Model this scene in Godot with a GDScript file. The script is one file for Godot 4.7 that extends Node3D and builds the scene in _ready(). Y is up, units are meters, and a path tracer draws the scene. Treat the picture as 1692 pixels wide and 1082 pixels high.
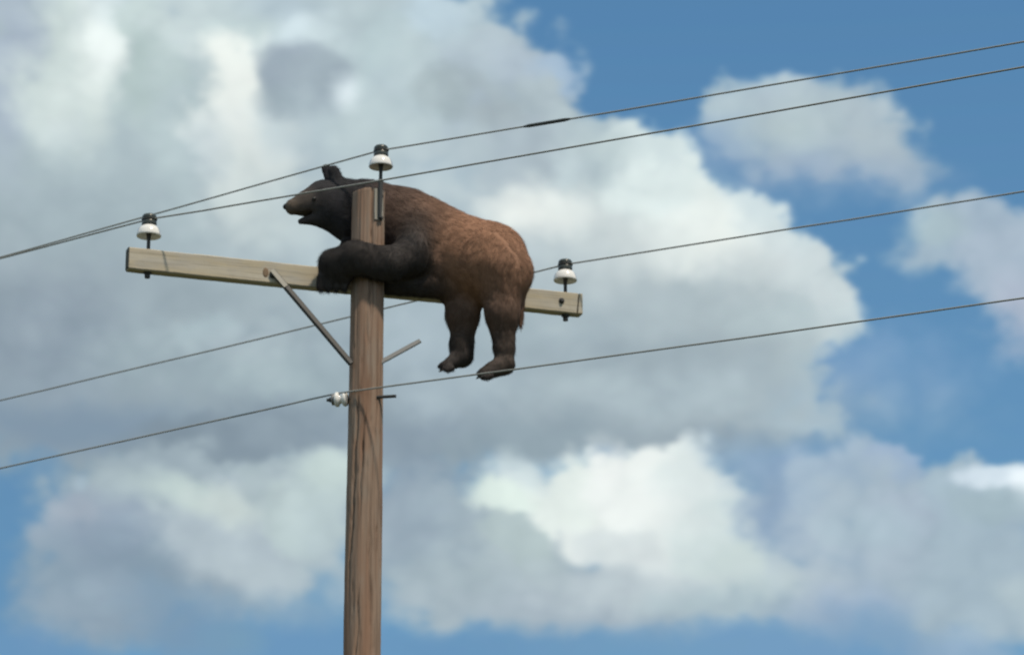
extends Node3D
# A bear clinging to the top of a wooden utility pole, seen from the roadside below, clouds behind.

const POLE_AT := Vector3(-0.969, 0.0, -19.3)
const BEAR_AT := Vector3(-0.969, 7.89, -19.3)
const ARM_TURN := 19.15

# clouds: azimuth and elevation of the centre, half width and half height (degrees), tilt, softness, cover, colour
const CLOUDS := [
	[6.58, 16.01, 1.71, 0.66, 0, 0.90, 0.45, 146, 172, 203],
	[3.37, 15.17, 3.41, 0.77, 0, 0.90, 0.80, 150, 172, 190],
	[5.19, 21.29, 0.73, 0.37, 0, 0.35, 0.90, 176, 196, 206],
	[4.38, 20.80, 0.54, 0.55, 0, 0.40, 0.90, 166, 187, 198],
	[4.81, 20.90, 0.82, 0.68, 0, 0.25, 0.95, 168, 188, 198],
	[5.67, 21.10, 0.88, 0.39, 10, 0.30, 0.85, 172, 190, 200],
	[6.07, 20.41, 1.52, 0.79, 8, 0.35, 0.95, 170, 188, 196],
	[7.21, 20.37, 0.96, 0.68, 25, 0.30, 0.95, 172, 189, 198],
	[7.68, 19.89, 0.72, 0.55, 20, 0.45, 0.80, 166, 184, 196],
	[6.11, 19.78, 1.75, 0.49, 5, 0.90, 0.70, 146, 168, 192],
	[4.31, 20.29, 0.70, 0.44, 0, 0.90, 0.50, 130, 160, 192],
	[5.53, 20.54, 0.70, 0.33, 0, 0.80, 0.50, 176, 194, 197],
	[7.21, 20.14, 0.70, 0.33, 0, 0.80, 0.50, 178, 194, 200],
	[8.62, 18.38, 0.98, 0.64, -15, 0.40, 0.90, 164, 184, 197],
	[9.52, 18.56, 1.10, 0.60, 10, 0.25, 0.95, 160, 180, 196],
	[10.07, 17.80, 1.27, 0.99, 20, 0.35, 0.95, 164, 182, 198],
	[9.46, 17.49, 0.92, 0.66, 40, 0.50, 0.90, 166, 184, 200],
	[10.13, 16.89, 0.80, 0.66, 20, 0.60, 0.80, 168, 180, 198],
	[8.46, 18.61, 0.52, 0.27, 0, 0.70, 0.60, 170, 192, 197],
	[1.86, 18.85, 2.67, 1.21, 10, 0.20, 1.00, 190, 205, 208],
	[-9.31, 21.11, 3.88, 3.62, 0, 0.20, 1.00, 172, 190, 196],
	[-8.85, 16.49, 4.80, 2.63, 0, 0.25, 1.00, 143, 160, 170],
	[-4.25, 21.88, 3.55, 2.63, 0, 0.20, 1.00, 178, 196, 202],
	[-1.30, 21.59, 1.65, 1.64, 30, 0.16, 1.00, 176, 195, 203],
	[-0.20, 21.14, 1.29, 1.37, 40, 0.22, 1.00, 166, 183, 195],
	[0.72, 21.65, 0.50, 0.49, 20, 0.30, 0.80, 156, 182, 206],
	[0.41, 20.34, 1.52, 0.99, 30, 0.16, 1.00, 164, 181, 189],
	[1.70, 20.39, 0.88, 0.53, 25, 0.22, 0.95, 176, 194, 200],
	[2.60, 19.81, 0.99, 0.77, 20, 0.22, 1.00, 204, 220, 222],
	[3.68, 19.11, 1.10, 0.66, 25, 0.22, 1.00, 213, 227, 226],
	[4.76, 18.91, 0.75, 0.68, 25, 0.22, 1.00, 204, 220, 224],
	[5.58, 18.20, 0.87, 0.71, 40, 0.22, 1.00, 198, 213, 217],
	[6.21, 17.39, 0.71, 0.82, -20, 0.22, 1.00, 184, 199, 204],
	[6.55, 16.92, 0.48, 0.46, 0, 0.20, 0.95, 176, 196, 204],
	[4.60, 17.43, 2.18, 1.21, 15, 0.25, 1.00, 202, 215, 218],
	[5.04, 16.05, 1.26, 0.77, 20, 0.30, 0.95, 170, 190, 198],
	[5.50, 15.30, 0.77, 0.57, 0, 0.25, 0.95, 166, 188, 200],
	[2.44, 16.67, 3.43, 1.75, 0, 0.35, 1.00, 168, 184, 190],
	[-1.75, 16.67, 4.58, 2.63, 0, 0.30, 1.00, 160, 178, 186],
	[1.83, 15.53, 3.76, 0.99, 0, 0.35, 1.00, 156, 173, 182],
	[-5.29, 15.70, 4.90, 1.64, 0, 0.30, 1.00, 146, 164, 174],
	[-6.57, 18.40, 3.81, 1.75, 0, 0.50, 1.00, 164, 181, 188],
	[-1.77, 19.31, 3.83, 1.43, 0, 0.50, 0.90, 176, 193, 200],
	[-10.11, 21.52, 0.53, 1.75, 0, 0.70, 0.80, 163, 178, 196],
	[-9.04, 21.58, 0.94, 1.64, 0, 0.60, 0.90, 202, 217, 215],
	[-8.81, 20.69, 0.70, 0.55, 0, 0.60, 0.60, 203, 217, 216],
	[-8.98, 20.40, 0.30, 0.24, 0, 0.70, 0.50, 208, 222, 224],
	[-8.53, 22.40, 0.53, 0.44, -30, 0.60, 0.60, 206, 222, 224],
	[-8.51, 21.89, 0.50, 0.77, 5, 0.70, 0.80, 218, 230, 228],
	[-8.35, 22.16, 0.28, 0.55, 5, 0.60, 0.95, 236, 247, 245],
	[-8.06, 22.70, 0.48, 0.27, 0, 0.70, 0.60, 208, 224, 228],
	[-7.38, 21.89, 0.64, 1.21, 8, 0.30, 0.90, 176, 196, 195],
	[-6.66, 21.01, 0.94, 0.99, 0, 0.60, 0.60, 172, 190, 194],
	[-6.35, 22.55, 1.31, 0.60, 0, 0.70, 0.85, 198, 214, 216],
	[-7.80, 19.49, 1.86, 0.88, 0, 0.80, 0.60, 170, 188, 194],
	[-6.63, 20.22, 0.47, 1.21, 0, 0.70, 0.50, 176, 195, 199],
	[-5.24, 22.31, 0.71, 0.44, 0, 0.70, 0.60, 186, 206, 208],
	[-4.64, 22.89, 0.71, 0.27, 0, 0.70, 0.60, 170, 190, 202],
	[-5.56, 21.56, 0.71, 0.68, 30, 0.65, 0.98, 236, 243, 238],
	[-5.71, 20.93, 0.56, 0.90, 0, 0.75, 0.95, 230, 238, 234],
	[-5.21, 20.55, 0.84, 0.64, 20, 0.65, 0.95, 222, 231, 229],
	[-4.76, 20.42, 0.51, 0.39, 20, 0.70, 0.85, 214, 226, 226],
	[-5.41, 19.69, 0.70, 0.77, 0, 0.60, 0.80, 206, 217, 216],
	[-6.15, 20.12, 0.35, 0.66, 0, 0.80, 0.50, 178, 194, 202],
	[-4.26, 22.34, 0.71, 0.38, -20, 0.50, 0.80, 196, 214, 220],
	[-4.39, 22.50, 0.26, 0.33, 30, 0.60, 0.60, 204, 222, 230],
	[-4.79, 21.42, 0.38, 0.46, 0, 0.55, 0.90, 150, 167, 178],
	[-4.39, 21.79, 0.47, 0.33, -15, 0.50, 0.90, 150, 166, 179],
	[-4.30, 21.37, 0.65, 0.39, 5, 0.60, 0.90, 147, 163, 176],
	[-4.60, 21.06, 0.53, 0.26, 15, 0.70, 0.70, 152, 170, 179],
	[-3.66, 21.75, 0.38, 0.22, 0, 0.65, 0.85, 151, 168, 179],
	[-3.87, 21.44, 0.57, 0.33, 10, 0.75, 0.80, 153, 170, 180],
	[-3.98, 20.53, 0.94, 0.55, 0, 0.70, 0.70, 172, 190, 198],
	[-3.34, 21.31, 0.28, 0.24, 0, 1.00, 0.95, 222, 236, 242],
	[-2.88, 21.97, 0.43, 0.44, 0, 0.60, 0.70, 184, 205, 209],
	[-3.00, 20.66, 0.59, 0.66, 0, 0.80, 0.50, 188, 206, 208],
	[-2.42, 22.38, 0.83, 0.49, 0, 0.70, 0.70, 178, 198, 203],
	[-1.80, 21.99, 0.47, 0.44, 0, 0.70, 0.50, 188, 206, 210],
	[-1.37, 22.73, 0.71, 0.44, 10, 0.50, 0.70, 188, 210, 222],
	[-1.36, 21.36, 0.54, 0.44, 0, 0.40, 0.85, 156, 173, 179],
	[-0.93, 21.60, 0.47, 0.18, 15, 0.50, 0.60, 158, 174, 180],
	[-0.32, 20.97, 0.49, 0.29, 10, 0.50, 0.80, 160, 175, 182],
	[-2.28, 20.96, 0.59, 0.88, 0, 0.70, 0.50, 182, 200, 204],
	[-0.57, 22.22, 0.59, 0.55, 20, 0.60, 0.60, 178, 196, 204],
	[0.05, 21.83, 0.47, 0.33, 20, 0.60, 0.60, 172, 189, 202],
	[0.17, 20.23, 0.70, 0.55, 0, 0.60, 0.60, 163, 179, 190],
	[0.66, 19.77, 0.52, 0.99, 0, 0.60, 0.60, 162, 178, 187],
	[1.20, 19.83, 0.30, 0.37, 0, 0.60, 0.90, 192, 209, 214],
	[1.99, 19.53, 0.64, 0.66, 0, 0.60, 0.70, 176, 194, 199],
	[1.88, 20.28, 0.58, 0.22, 10, 0.60, 0.60, 186, 203, 206],
	[1.14, 19.08, 1.39, 0.44, 5, 0.95, 0.95, 214, 224, 223],
	[0.41, 19.09, 0.81, 0.35, 15, 0.90, 0.80, 226, 233, 230],
	[2.84, 19.41, 0.70, 0.55, 10, 0.60, 0.80, 220, 234, 233],
	[3.92, 19.10, 0.58, 0.44, 0, 0.70, 0.70, 220, 232, 231],
	[3.55, 18.48, 1.39, 0.44, -5, 0.80, 0.90, 230, 239, 236],
	[3.97, 18.76, 0.46, 0.66, 0, 0.80, 0.70, 230, 238, 234],
	[1.98, 18.27, 1.27, 0.55, 0, 0.80, 0.70, 194, 206, 208],
	[4.74, 18.00, 0.81, 0.44, 0, 0.80, 0.60, 206, 217, 218],
	[1.37, 17.59, 1.38, 0.55, 0, 0.80, 0.60, 180, 194, 199],
	[3.28, 17.11, 1.61, 0.44, 0, 0.90, 0.70, 164, 180, 187],
	[2.55, 16.32, 2.06, 0.33, -5, 0.80, 0.70, 150, 167, 176],
	[5.31, 16.96, 1.03, 0.33, 0, 0.90, 0.60, 176, 194, 199],
	[3.61, 15.62, 1.37, 0.39, 0, 0.90, 0.70, 168, 186, 194],
	[1.00, 15.76, 1.14, 0.33, 0, 0.90, 0.60, 168, 186, 193],
	[-8.36, 18.56, 1.27, 0.66, 0, 0.80, 0.70, 150, 168, 176],
	[-5.03, 19.02, 0.93, 0.55, 0, 0.80, 0.70, 192, 206, 207],
	[-9.45, 19.07, 1.04, 0.77, 0, 0.80, 0.60, 158, 176, 184],
	[-9.55, 16.46, 1.26, 0.99, 0, 0.80, 0.80, 134, 151, 165],
	[-8.66, 17.41, 1.49, 0.66, 0, 0.80, 0.60, 142, 158, 170],
	[-6.53, 17.49, 1.61, 0.44, 0, 0.80, 0.60, 142, 159, 168],
	[-5.97, 16.65, 0.52, 0.35, 15, 0.60, 0.90, 168, 188, 195],
	[-5.43, 16.27, 0.69, 0.33, 20, 0.80, 0.80, 168, 184, 192],
	[-4.71, 15.89, 1.25, 0.44, 0, 0.80, 0.60, 160, 180, 186],
	[-7.08, 16.22, 1.03, 0.66, 0, 0.90, 0.50, 152, 171, 179],
	[-8.80, 15.36, 1.36, 0.44, 0, 0.90, 0.60, 138, 156, 170],
	[-1.87, 16.67, 0.69, 0.99, 0, 0.80, 0.70, 166, 184, 194],
	[-1.02, 15.76, 1.03, 0.44, 0, 0.80, 0.60, 164, 182, 192],
	[-2.97, 18.26, 0.69, 0.66, 0, 0.80, 0.50, 182, 198, 202],
	[-8.55, 14.86, 2.27, 0.39, 0, 0.80, 0.90, 128, 149, 168],
	[-5.85, 14.60, 1.47, 0.46, 0, 0.45, 0.95, 128, 145, 158],
	[-6.07, 14.20, 1.13, 0.31, 5, 0.40, 0.90, 124, 141, 155],
	[-3.98, 14.87, 1.48, 0.55, 0, 0.60, 0.90, 132, 150, 163],
	[-1.85, 14.78, 1.59, 0.55, 0, 0.60, 0.90, 134, 152, 166],
	[0.17, 14.73, 1.70, 0.39, -5, 0.60, 0.90, 138, 157, 168],
	[3.95, 14.72, 1.70, 0.26, 0, 0.60, 0.85, 146, 163, 173],
	[-1.72, 14.16, 0.90, 0.38, 20, 0.60, 0.80, 136, 154, 168],
	[-9.40, 13.30, 0.96, 0.99, 10, 0.40, 0.95, 98, 142, 180],
	[-9.67, 11.94, 0.78, 1.43, 0, 0.70, 0.95, 100, 145, 183],
	[-6.06, 13.86, 2.71, 0.55, 0, 0.30, 1.00, 150, 168, 178],
	[-4.30, 13.78, 1.35, 0.66, 0, 0.30, 1.00, 160, 178, 186],
	[-6.37, 12.72, 2.47, 1.21, 10, 0.25, 1.00, 150, 168, 180],
	[-7.89, 13.13, 1.01, 0.68, 0, 0.30, 0.95, 146, 163, 180],
	[-8.48, 13.45, 0.43, 0.33, 0, 0.45, 0.90, 156, 170, 184],
	[-8.34, 13.85, 0.14, 0.15, 0, 0.60, 0.60, 168, 190, 206],
	[-8.07, 11.77, 1.34, 0.99, 0, 0.50, 0.95, 136, 157, 172],
	[-4.87, 12.97, 1.91, 1.04, 0, 0.30, 1.00, 170, 186, 195],
	[-3.54, 13.45, 0.90, 0.99, 0, 0.30, 1.00, 182, 200, 202],
	[-7.11, 13.77, 1.02, 0.31, 5, 0.70, 0.80, 166, 184, 190],
	[-5.99, 13.58, 1.02, 0.31, 8, 0.70, 0.95, 186, 204, 203],
	[-5.29, 13.44, 0.68, 0.37, 0, 0.70, 0.90, 192, 206, 205],
	[-4.89, 13.88, 0.23, 0.44, -20, 0.60, 0.70, 160, 178, 184],
	[-4.53, 13.44, 0.16, 0.49, 0, 0.70, 0.60, 162, 180, 184],
	[-3.61, 14.02, 0.43, 0.33, 0, 0.35, 0.95, 188, 206, 205],
	[-3.94, 13.33, 0.56, 0.38, 0, 0.70, 0.60, 182, 200, 203],
	[-7.52, 12.46, 1.01, 0.66, 15, 0.70, 0.80, 132, 152, 170],
	[-6.82, 12.14, 0.67, 0.44, 0, 0.80, 0.60, 130, 152, 168],
	[-4.97, 12.23, 0.67, 0.33, 15, 0.70, 0.70, 172, 188, 196],
	[-3.58, 12.43, 0.56, 0.77, 0, 0.80, 0.60, 164, 182, 190],
	[-8.05, 11.32, 1.23, 0.55, 0, 0.70, 0.80, 142, 162, 178],
	[-6.21, 11.14, 1.01, 0.66, 20, 0.80, 0.90, 124, 153, 178],
	[-4.01, 10.88, 1.45, 0.48, 5, 0.80, 0.90, 108, 150, 188],
	[-5.28, 10.93, 0.56, 0.33, 0, 0.80, 0.60, 122, 158, 182],
	[-9.04, 10.62, 1.12, 0.33, 10, 0.80, 0.90, 108, 150, 188],
	[-4.49, 11.51, 1.34, 0.26, 5, 0.90, 0.60, 140, 166, 184],
	[0.05, 11.82, 2.91, 0.66, 0, 0.50, 0.95, 160, 178, 188],
	[4.12, 11.62, 2.46, 0.55, 0, 0.60, 0.90, 164, 184, 194],
	[7.00, 11.46, 2.46, 0.66, 0, 0.60, 0.90, 152, 174, 192],
	[-0.54, 12.79, 2.02, 1.21, 0, 0.30, 1.00, 158, 176, 186],
	[-1.83, 13.01, 1.01, 0.99, 0, 0.50, 0.95, 148, 167, 180],
	[-2.07, 13.58, 0.68, 0.66, 20, 0.60, 0.80, 144, 162, 176],
	[0.05, 12.56, 1.24, 0.66, 0, 0.60, 0.85, 172, 189, 195],
	[-1.24, 12.11, 1.01, 0.44, 5, 0.60, 0.80, 160, 178, 186],
	[0.63, 11.77, 2.46, 0.55, 0, 0.60, 0.90, 164, 181, 190],
	[1.91, 11.53, 2.24, 0.44, 0, 0.70, 0.80, 160, 176, 188],
	[2.51, 13.29, 1.75, 1.15, 10, 0.25, 1.00, 222, 231, 229],
	[1.34, 13.79, 1.24, 0.64, -8, 0.26, 1.00, 224, 235, 231],
	[2.76, 13.92, 1.27, 0.70, 0, 0.24, 1.00, 230, 238, 236],
	[3.75, 13.56, 1.04, 0.88, 20, 0.28, 1.00, 216, 228, 228],
	[0.26, 14.14, 0.57, 0.37, 0, 0.60, 0.85, 198, 214, 218],
	[-0.25, 13.68, 0.68, 0.31, 15, 0.40, 0.95, 214, 230, 224],
	[4.03, 12.88, 0.79, 0.99, 0, 0.30, 0.95, 202, 217, 218],
	[2.50, 12.44, 1.12, 0.57, 20, 0.30, 0.90, 206, 217, 219],
	[4.60, 12.30, 0.90, 0.55, 10, 0.40, 0.95, 196, 212, 212],
	[0.05, 13.02, 0.70, 0.33, 12, 0.22, 0.95, 172, 190, 193],
	[0.40, 12.73, 0.38, 0.39, 0, 0.16, 0.95, 172, 190, 193],
	[0.63, 12.28, 0.54, 0.29, 25, 0.30, 0.90, 172, 189, 195],
	[1.80, 11.93, 1.46, 0.35, 0, 0.60, 0.90, 176, 191, 199],
	[2.96, 11.92, 1.23, 0.35, 0, 0.70, 0.85, 184, 198, 204],
	[3.89, 11.63, 1.23, 0.35, 0, 0.70, 0.85, 166, 186, 194],
	[2.52, 13.58, 0.68, 0.33, 0, 0.70, 0.50, 232, 239, 237],
	[1.82, 14.27, 0.28, 0.44, 0, 0.70, 0.50, 236, 241, 240],
	[3.16, 13.23, 0.56, 0.33, 0, 0.80, 0.50, 212, 222, 222],
	[0.05, 10.84, 2.57, 0.33, 0, 0.80, 0.90, 110, 152, 188],
	[-1.46, 10.77, 1.34, 0.33, 0, 0.80, 0.90, 106, 150, 188],
	[4.45, 10.76, 1.67, 0.39, 0, 0.80, 0.90, 116, 160, 196],
	[2.72, 11.07, 0.67, 0.22, 0, 0.80, 0.60, 134, 164, 188],
	[2.48, 10.79, 1.56, 0.26, 0, 0.80, 0.80, 114, 156, 190],
	[5.32, 13.42, 1.01, 0.82, 0, 0.40, 0.95, 142, 166, 190],
	[4.88, 14.28, 0.91, 0.44, 10, 0.80, 0.85, 132, 161, 186],
	[5.70, 14.21, 0.90, 0.33, 0, 0.80, 0.70, 138, 164, 192],
	[6.50, 13.85, 1.07, 0.66, -5, 0.30, 0.95, 158, 180, 198],
	[7.45, 14.22, 0.68, 0.37, 0, 0.22, 0.90, 156, 178, 202],
	[8.10, 13.12, 1.91, 1.04, 10, 0.25, 1.00, 160, 180, 194],
	[9.03, 13.43, 1.24, 0.68, 10, 0.20, 1.00, 158, 180, 194],
	[8.74, 11.97, 2.24, 1.21, 0, 0.40, 1.00, 158, 179, 192],
	[6.46, 12.49, 1.35, 0.77, 0, 0.60, 0.85, 164, 182, 196],
	[7.53, 13.36, 0.56, 0.44, 0, 0.70, 0.60, 170, 186, 202],
	[6.94, 13.04, 0.68, 0.33, 0, 0.80, 0.50, 160, 184, 196],
	[5.75, 12.05, 0.67, 0.55, 0, 0.60, 0.70, 176, 192, 202],
	[9.34, 13.85, 0.66, 0.22, 4, 0.40, 0.97, 206, 222, 233],
	[10.00, 13.56, 0.34, 0.42, -10, 0.40, 0.97, 228, 240, 247],
	[9.26, 13.36, 0.79, 0.29, 10, 0.50, 0.90, 158, 180, 190],
	[9.75, 11.66, 0.45, 0.33, 20, 0.70, 0.70, 178, 196, 202],
	[6.42, 11.47, 1.01, 0.44, 0, 0.70, 0.70, 150, 172, 196],
	[5.60, 10.74, 2.01, 0.37, 5, 0.80, 0.85, 116, 156, 192],
	[7.32, 10.94, 1.34, 0.37, 15, 0.80, 0.85, 128, 162, 192],
	[8.67, 10.57, 0.89, 0.33, 10, 0.80, 0.70, 140, 168, 194],
]

# the bear's build: joint, radius, joint, radius, blend, flattening, coat
const BONES := [
	[Vector3(0.233, 0.363, -0.280), 0.243, Vector3(0.416, 0.277, -0.260), 0.243, 0.080, 0.80, "chest"],  # chest
	[Vector3(0.470, 0.258, -0.255), 0.246, Vector3(0.789, 0.092, -0.170), 0.273, 0.080, 0.82, "saddle"],  # loin
	[Vector3(0.116, 0.462, -0.290), 0.188, Vector3(0.324, 0.385, -0.270), 0.203, 0.080, 0.80, "shoulder"],  # withers
	[Vector3(-0.050, 0.506, -0.290), 0.195, Vector3(0.199, 0.419, -0.280), 0.225, 0.080, 0.78, "head"],  # neck
	[Vector3(-0.248, 0.548, -0.260), 0.155, Vector3(-0.029, 0.507, -0.280), 0.195, 0.060, 0.85, "head"],  # skull
	[Vector3(-0.326, 0.564, -0.230), 0.122, Vector3(-0.215, 0.549, -0.250), 0.150, 0.050, 0.90, "head"],  # brow
	[Vector3(-0.430, 0.514, -0.200), 0.086, Vector3(-0.522, 0.482, -0.170), 0.057, 0.050, 1.00, "muzzle"],  # muzzle
	[Vector3(-0.337, 0.547, -0.220), 0.122, Vector3(-0.426, 0.514, -0.200), 0.086, 0.040, 1.00, "head"],  # muzzle_root
	[Vector3(-0.327, 0.438, -0.220), 0.072, Vector3(-0.472, 0.381, -0.180), 0.019, 0.012, 1.00, "head"],  # jaw
	[Vector3(-0.275, 0.476, -0.240), 0.128, Vector3(-0.152, 0.429, -0.270), 0.150, 0.050, 0.90, "head"],  # cheek
	[Vector3(-0.098, 0.406, -0.280), 0.130, Vector3(0.118, 0.329, -0.270), 0.180, 0.070, 0.90, "head"],  # throat
	[Vector3(-0.229, 0.678, -0.170), 0.044, Vector3(-0.255, 0.742, -0.165), 0.041, 0.030, 0.50, "head"],  # near_ear
	[Vector3(-0.295, 0.760, -0.360), 0.034, Vector3(-0.318, 0.832, -0.365), 0.032, 0.030, 0.50, "head"],  # far_ear
	[Vector3(0.328, 0.296, -0.160), 0.153, Vector3(0.278, 0.072, -0.020), 0.118, 0.080, 1.00, "limb"],  # near_shoulder
	[Vector3(0.278, 0.072, -0.020), 0.123, Vector3(0.138, -0.019, 0.115), 0.103, 0.060, 1.00, "limb"],  # near_upper_arm
	[Vector3(0.138, -0.019, 0.115), 0.116, Vector3(-0.070, 0.009, 0.172), 0.116, 0.050, 0.56, "limb"],  # near_forearm
	[Vector3(-0.082, 0.009, 0.172), 0.098, Vector3(-0.218, -0.009, 0.110), 0.086, 0.050, 1.00, "limb"],  # near_wrist
	[Vector3(-0.230, -0.017, 0.110), 0.088, Vector3(-0.246, -0.101, 0.080), 0.078, 0.050, 1.00, "limb"],  # near_paw
	[Vector3(-0.177, -0.037, 0.120), 0.073, Vector3(-0.161, -0.099, 0.100), 0.066, 0.050, 1.00, "limb"],  # near_palm
	[Vector3(0.130, -0.097, -0.090), 0.062, Vector3(0.555, -0.073, -0.220), 0.080, 0.050, 1.00, "limb"],  # flank
	[Vector3(0.330, 0.119, -0.160), 0.118, Vector3(0.555, -0.034, -0.220), 0.108, 0.080, 1.00, "limb"],  # brisket
	[Vector3(0.174, 0.320, -0.440), 0.128, Vector3(-0.051, 0.167, -0.400), 0.088, 0.060, 1.00, "limb"],  # far_upper_arm
	[Vector3(-0.050, 0.191, -0.380), 0.098, Vector3(-0.127, 0.185, -0.270), 0.088, 0.050, 1.00, "limb"],  # far_forearm
	[Vector3(-0.127, 0.185, -0.270), 0.078, Vector3(-0.155, 0.102, -0.200), 0.048, 0.050, 1.00, "limb"],  # far_paw
	[Vector3(0.842, 0.095, -0.180), 0.228, Vector3(0.928, -0.004, -0.140), 0.178, 0.080, 0.85, "saddle"],  # rump
	[Vector3(0.895, -0.007, -0.130), 0.178, Vector3(0.904, -0.307, -0.100), 0.112, 0.070, 0.90, "thigh"],  # rear_thigh
	[Vector3(0.904, -0.307, -0.100), 0.103, Vector3(0.916, -0.550, -0.110), 0.066, 0.050, 1.00, "shank"],  # rear_shank
	[Vector3(0.916, -0.550, -0.110), 0.066, Vector3(0.928, -0.640, -0.120), 0.054, 0.040, 1.00, "shank"],  # rear_heel
	[Vector3(0.916, -0.651, -0.110), 0.068, Vector3(0.784, -0.737, -0.030), 0.044, 0.040, 1.00, "shank"],  # rear_foot
	[Vector3(0.665, 0.065, -0.260), 0.168, Vector3(0.633, -0.261, -0.250), 0.112, 0.070, 0.90, "thigh"],  # far_thigh
	[Vector3(0.633, -0.261, -0.250), 0.100, Vector3(0.630, -0.483, -0.250), 0.074, 0.050, 1.00, "shank"],  # far_shank
	[Vector3(0.630, -0.483, -0.250), 0.076, Vector3(0.635, -0.551, -0.250), 0.068, 0.040, 1.00, "limb"],  # far_heel
	[Vector3(0.627, -0.562, -0.240), 0.066, Vector3(0.523, -0.649, -0.160), 0.034, 0.040, 1.00, "limb"],  # far_foot
	[Vector3(-0.297, -0.112, 0.115), 0.034, Vector3(-0.307, -0.181, 0.118), 0.027, 0.014, 1.00, "limb"],  # toe
	[Vector3(-0.244, -0.111, 0.111), 0.034, Vector3(-0.255, -0.179, 0.114), 0.027, 0.014, 1.00, "limb"],  # toe
	[Vector3(-0.192, -0.109, 0.107), 0.034, Vector3(-0.203, -0.178, 0.110), 0.027, 0.014, 1.00, "limb"],  # toe
	[Vector3(-0.140, -0.108, 0.103), 0.034, Vector3(-0.151, -0.177, 0.106), 0.027, 0.014, 1.00, "limb"],  # toe
	[Vector3(0.775, -0.711, -0.075), 0.024, Vector3(0.747, -0.729, -0.065), 0.019, 0.012, 1.00, "limb"],  # toe
	[Vector3(0.792, -0.729, -0.045), 0.024, Vector3(0.764, -0.746, -0.035), 0.019, 0.012, 1.00, "limb"],  # toe
	[Vector3(0.808, -0.745, -0.015), 0.024, Vector3(0.780, -0.763, -0.005), 0.019, 0.012, 1.00, "limb"],  # toe
	[Vector3(0.825, -0.762, 0.015), 0.024, Vector3(0.797, -0.780, 0.025), 0.019, 0.012, 1.00, "limb"],  # toe
	[Vector3(0.514, -0.623, -0.205), 0.024, Vector3(0.486, -0.641, -0.195), 0.019, 0.012, 1.00, "limb"],  # toe
	[Vector3(0.531, -0.641, -0.175), 0.024, Vector3(0.503, -0.658, -0.165), 0.019, 0.012, 1.00, "limb"],  # toe
	[Vector3(0.548, -0.658, -0.145), 0.024, Vector3(0.520, -0.675, -0.135), 0.019, 0.012, 1.00, "limb"],  # toe
	[Vector3(0.565, -0.675, -0.115), 0.024, Vector3(0.537, -0.692, -0.105), 0.019, 0.012, 1.00, "limb"],  # toe
	[Vector3(1.034, -0.062, -0.200), 0.040, Vector3(1.026, -0.356, -0.190), 0.012, 0.030, 1.00, "thigh"],  # tail
]
const COAT := {
	"saddle": Vector3(0.36, 0.205, 0.138),
	"shoulder": Vector3(0.28, 0.165, 0.118),
	"chest": Vector3(0.14, 0.096, 0.078),
	"thigh": Vector3(0.21, 0.135, 0.104),
	"shank": Vector3(0.082, 0.066, 0.060),
	"limb": Vector3(0.052, 0.048, 0.049),
	"head": Vector3(0.036, 0.037, 0.044),
	"muzzle": Vector3(0.15, 0.122, 0.10),
}

var rng := RandomNumberGenerator.new()
var n_wood := FastNoiseLite.new()
var n_fine := FastNoiseLite.new()


func _ready() -> void:
	rng.seed = 4711
	n_wood.seed = 5
	n_wood.frequency = 1.0
	n_fine.seed = 9
	n_fine.frequency = 1.0
	set_camera()
	set_light()
	make_ground()
	make_pole()
	make_wires()
	make_bear()


# ------------------------------------------------------------------ camera, sky, sun

func set_camera() -> void:
	var cam := Camera3D.new()
	cam.name = "camera"
	add_child(cam)
	cam.position = Vector3(0, 1.6, 0)
	cam.rotation_degrees = Vector3(16.899, 0, 0)
	cam.fov = 12.351
	cam.near = 0.1
	cam.far = 6000.0
	cam.current = true
	# the hand-held zoom lens is focused a little short of the pole
	var lens := CameraAttributesPhysical.new()
	lens.frustum_focal_length = 161.75
	lens.frustum_near = 0.1
	lens.frustum_far = 6000.0
	lens.exposure_aperture = 8.0
	lens.frustum_focus_distance = 12.4
	cam.attributes = lens
	cam.fov = 12.351


func set_light() -> void:
	var e := Environment.new()
	e.background_mode = Environment.BG_SKY
	var sky := Sky.new()
	var pm := PanoramaSkyMaterial.new()
	pm.panorama = ImageTexture.create_from_image(paint_sky())
	sky.sky_material = pm
	e.sky = sky
	e.background_energy_multiplier = 1.0
	e.tonemap_mode = Environment.TONE_MAPPER_LINEAR
	e.tonemap_exposure = 1.0
	e.sdfgi_enabled = true
	e.ssao_enabled = true
	e.ssil_enabled = true
	var we := WorldEnvironment.new()
	we.name = "world_environment"
	we.environment = e
	add_child(we)
	var sun := DirectionalLight3D.new()
	sun.name = "sun"
	sun.light_energy = 1.05
	sun.light_color = Color(1.0, 0.93, 0.83)
	sun.light_angular_distance = 3.0
	sun.shadow_enabled = true
	add_child(sun)
	sun.rotation_degrees = Vector3(-58, 38, 0)


func air(el: float) -> Vector3:
	var t: float = clampf((el - 10.0) / 14.0, 0.0, 1.0)
	var c := Vector3(112, 160, 197).lerp(Vector3(84, 130, 173), pow(t, 0.8))
	return c.lerp(Vector3(66, 108, 156), clampf((el - 24.0) / 60.0, 0.0, 1.0))


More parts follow.
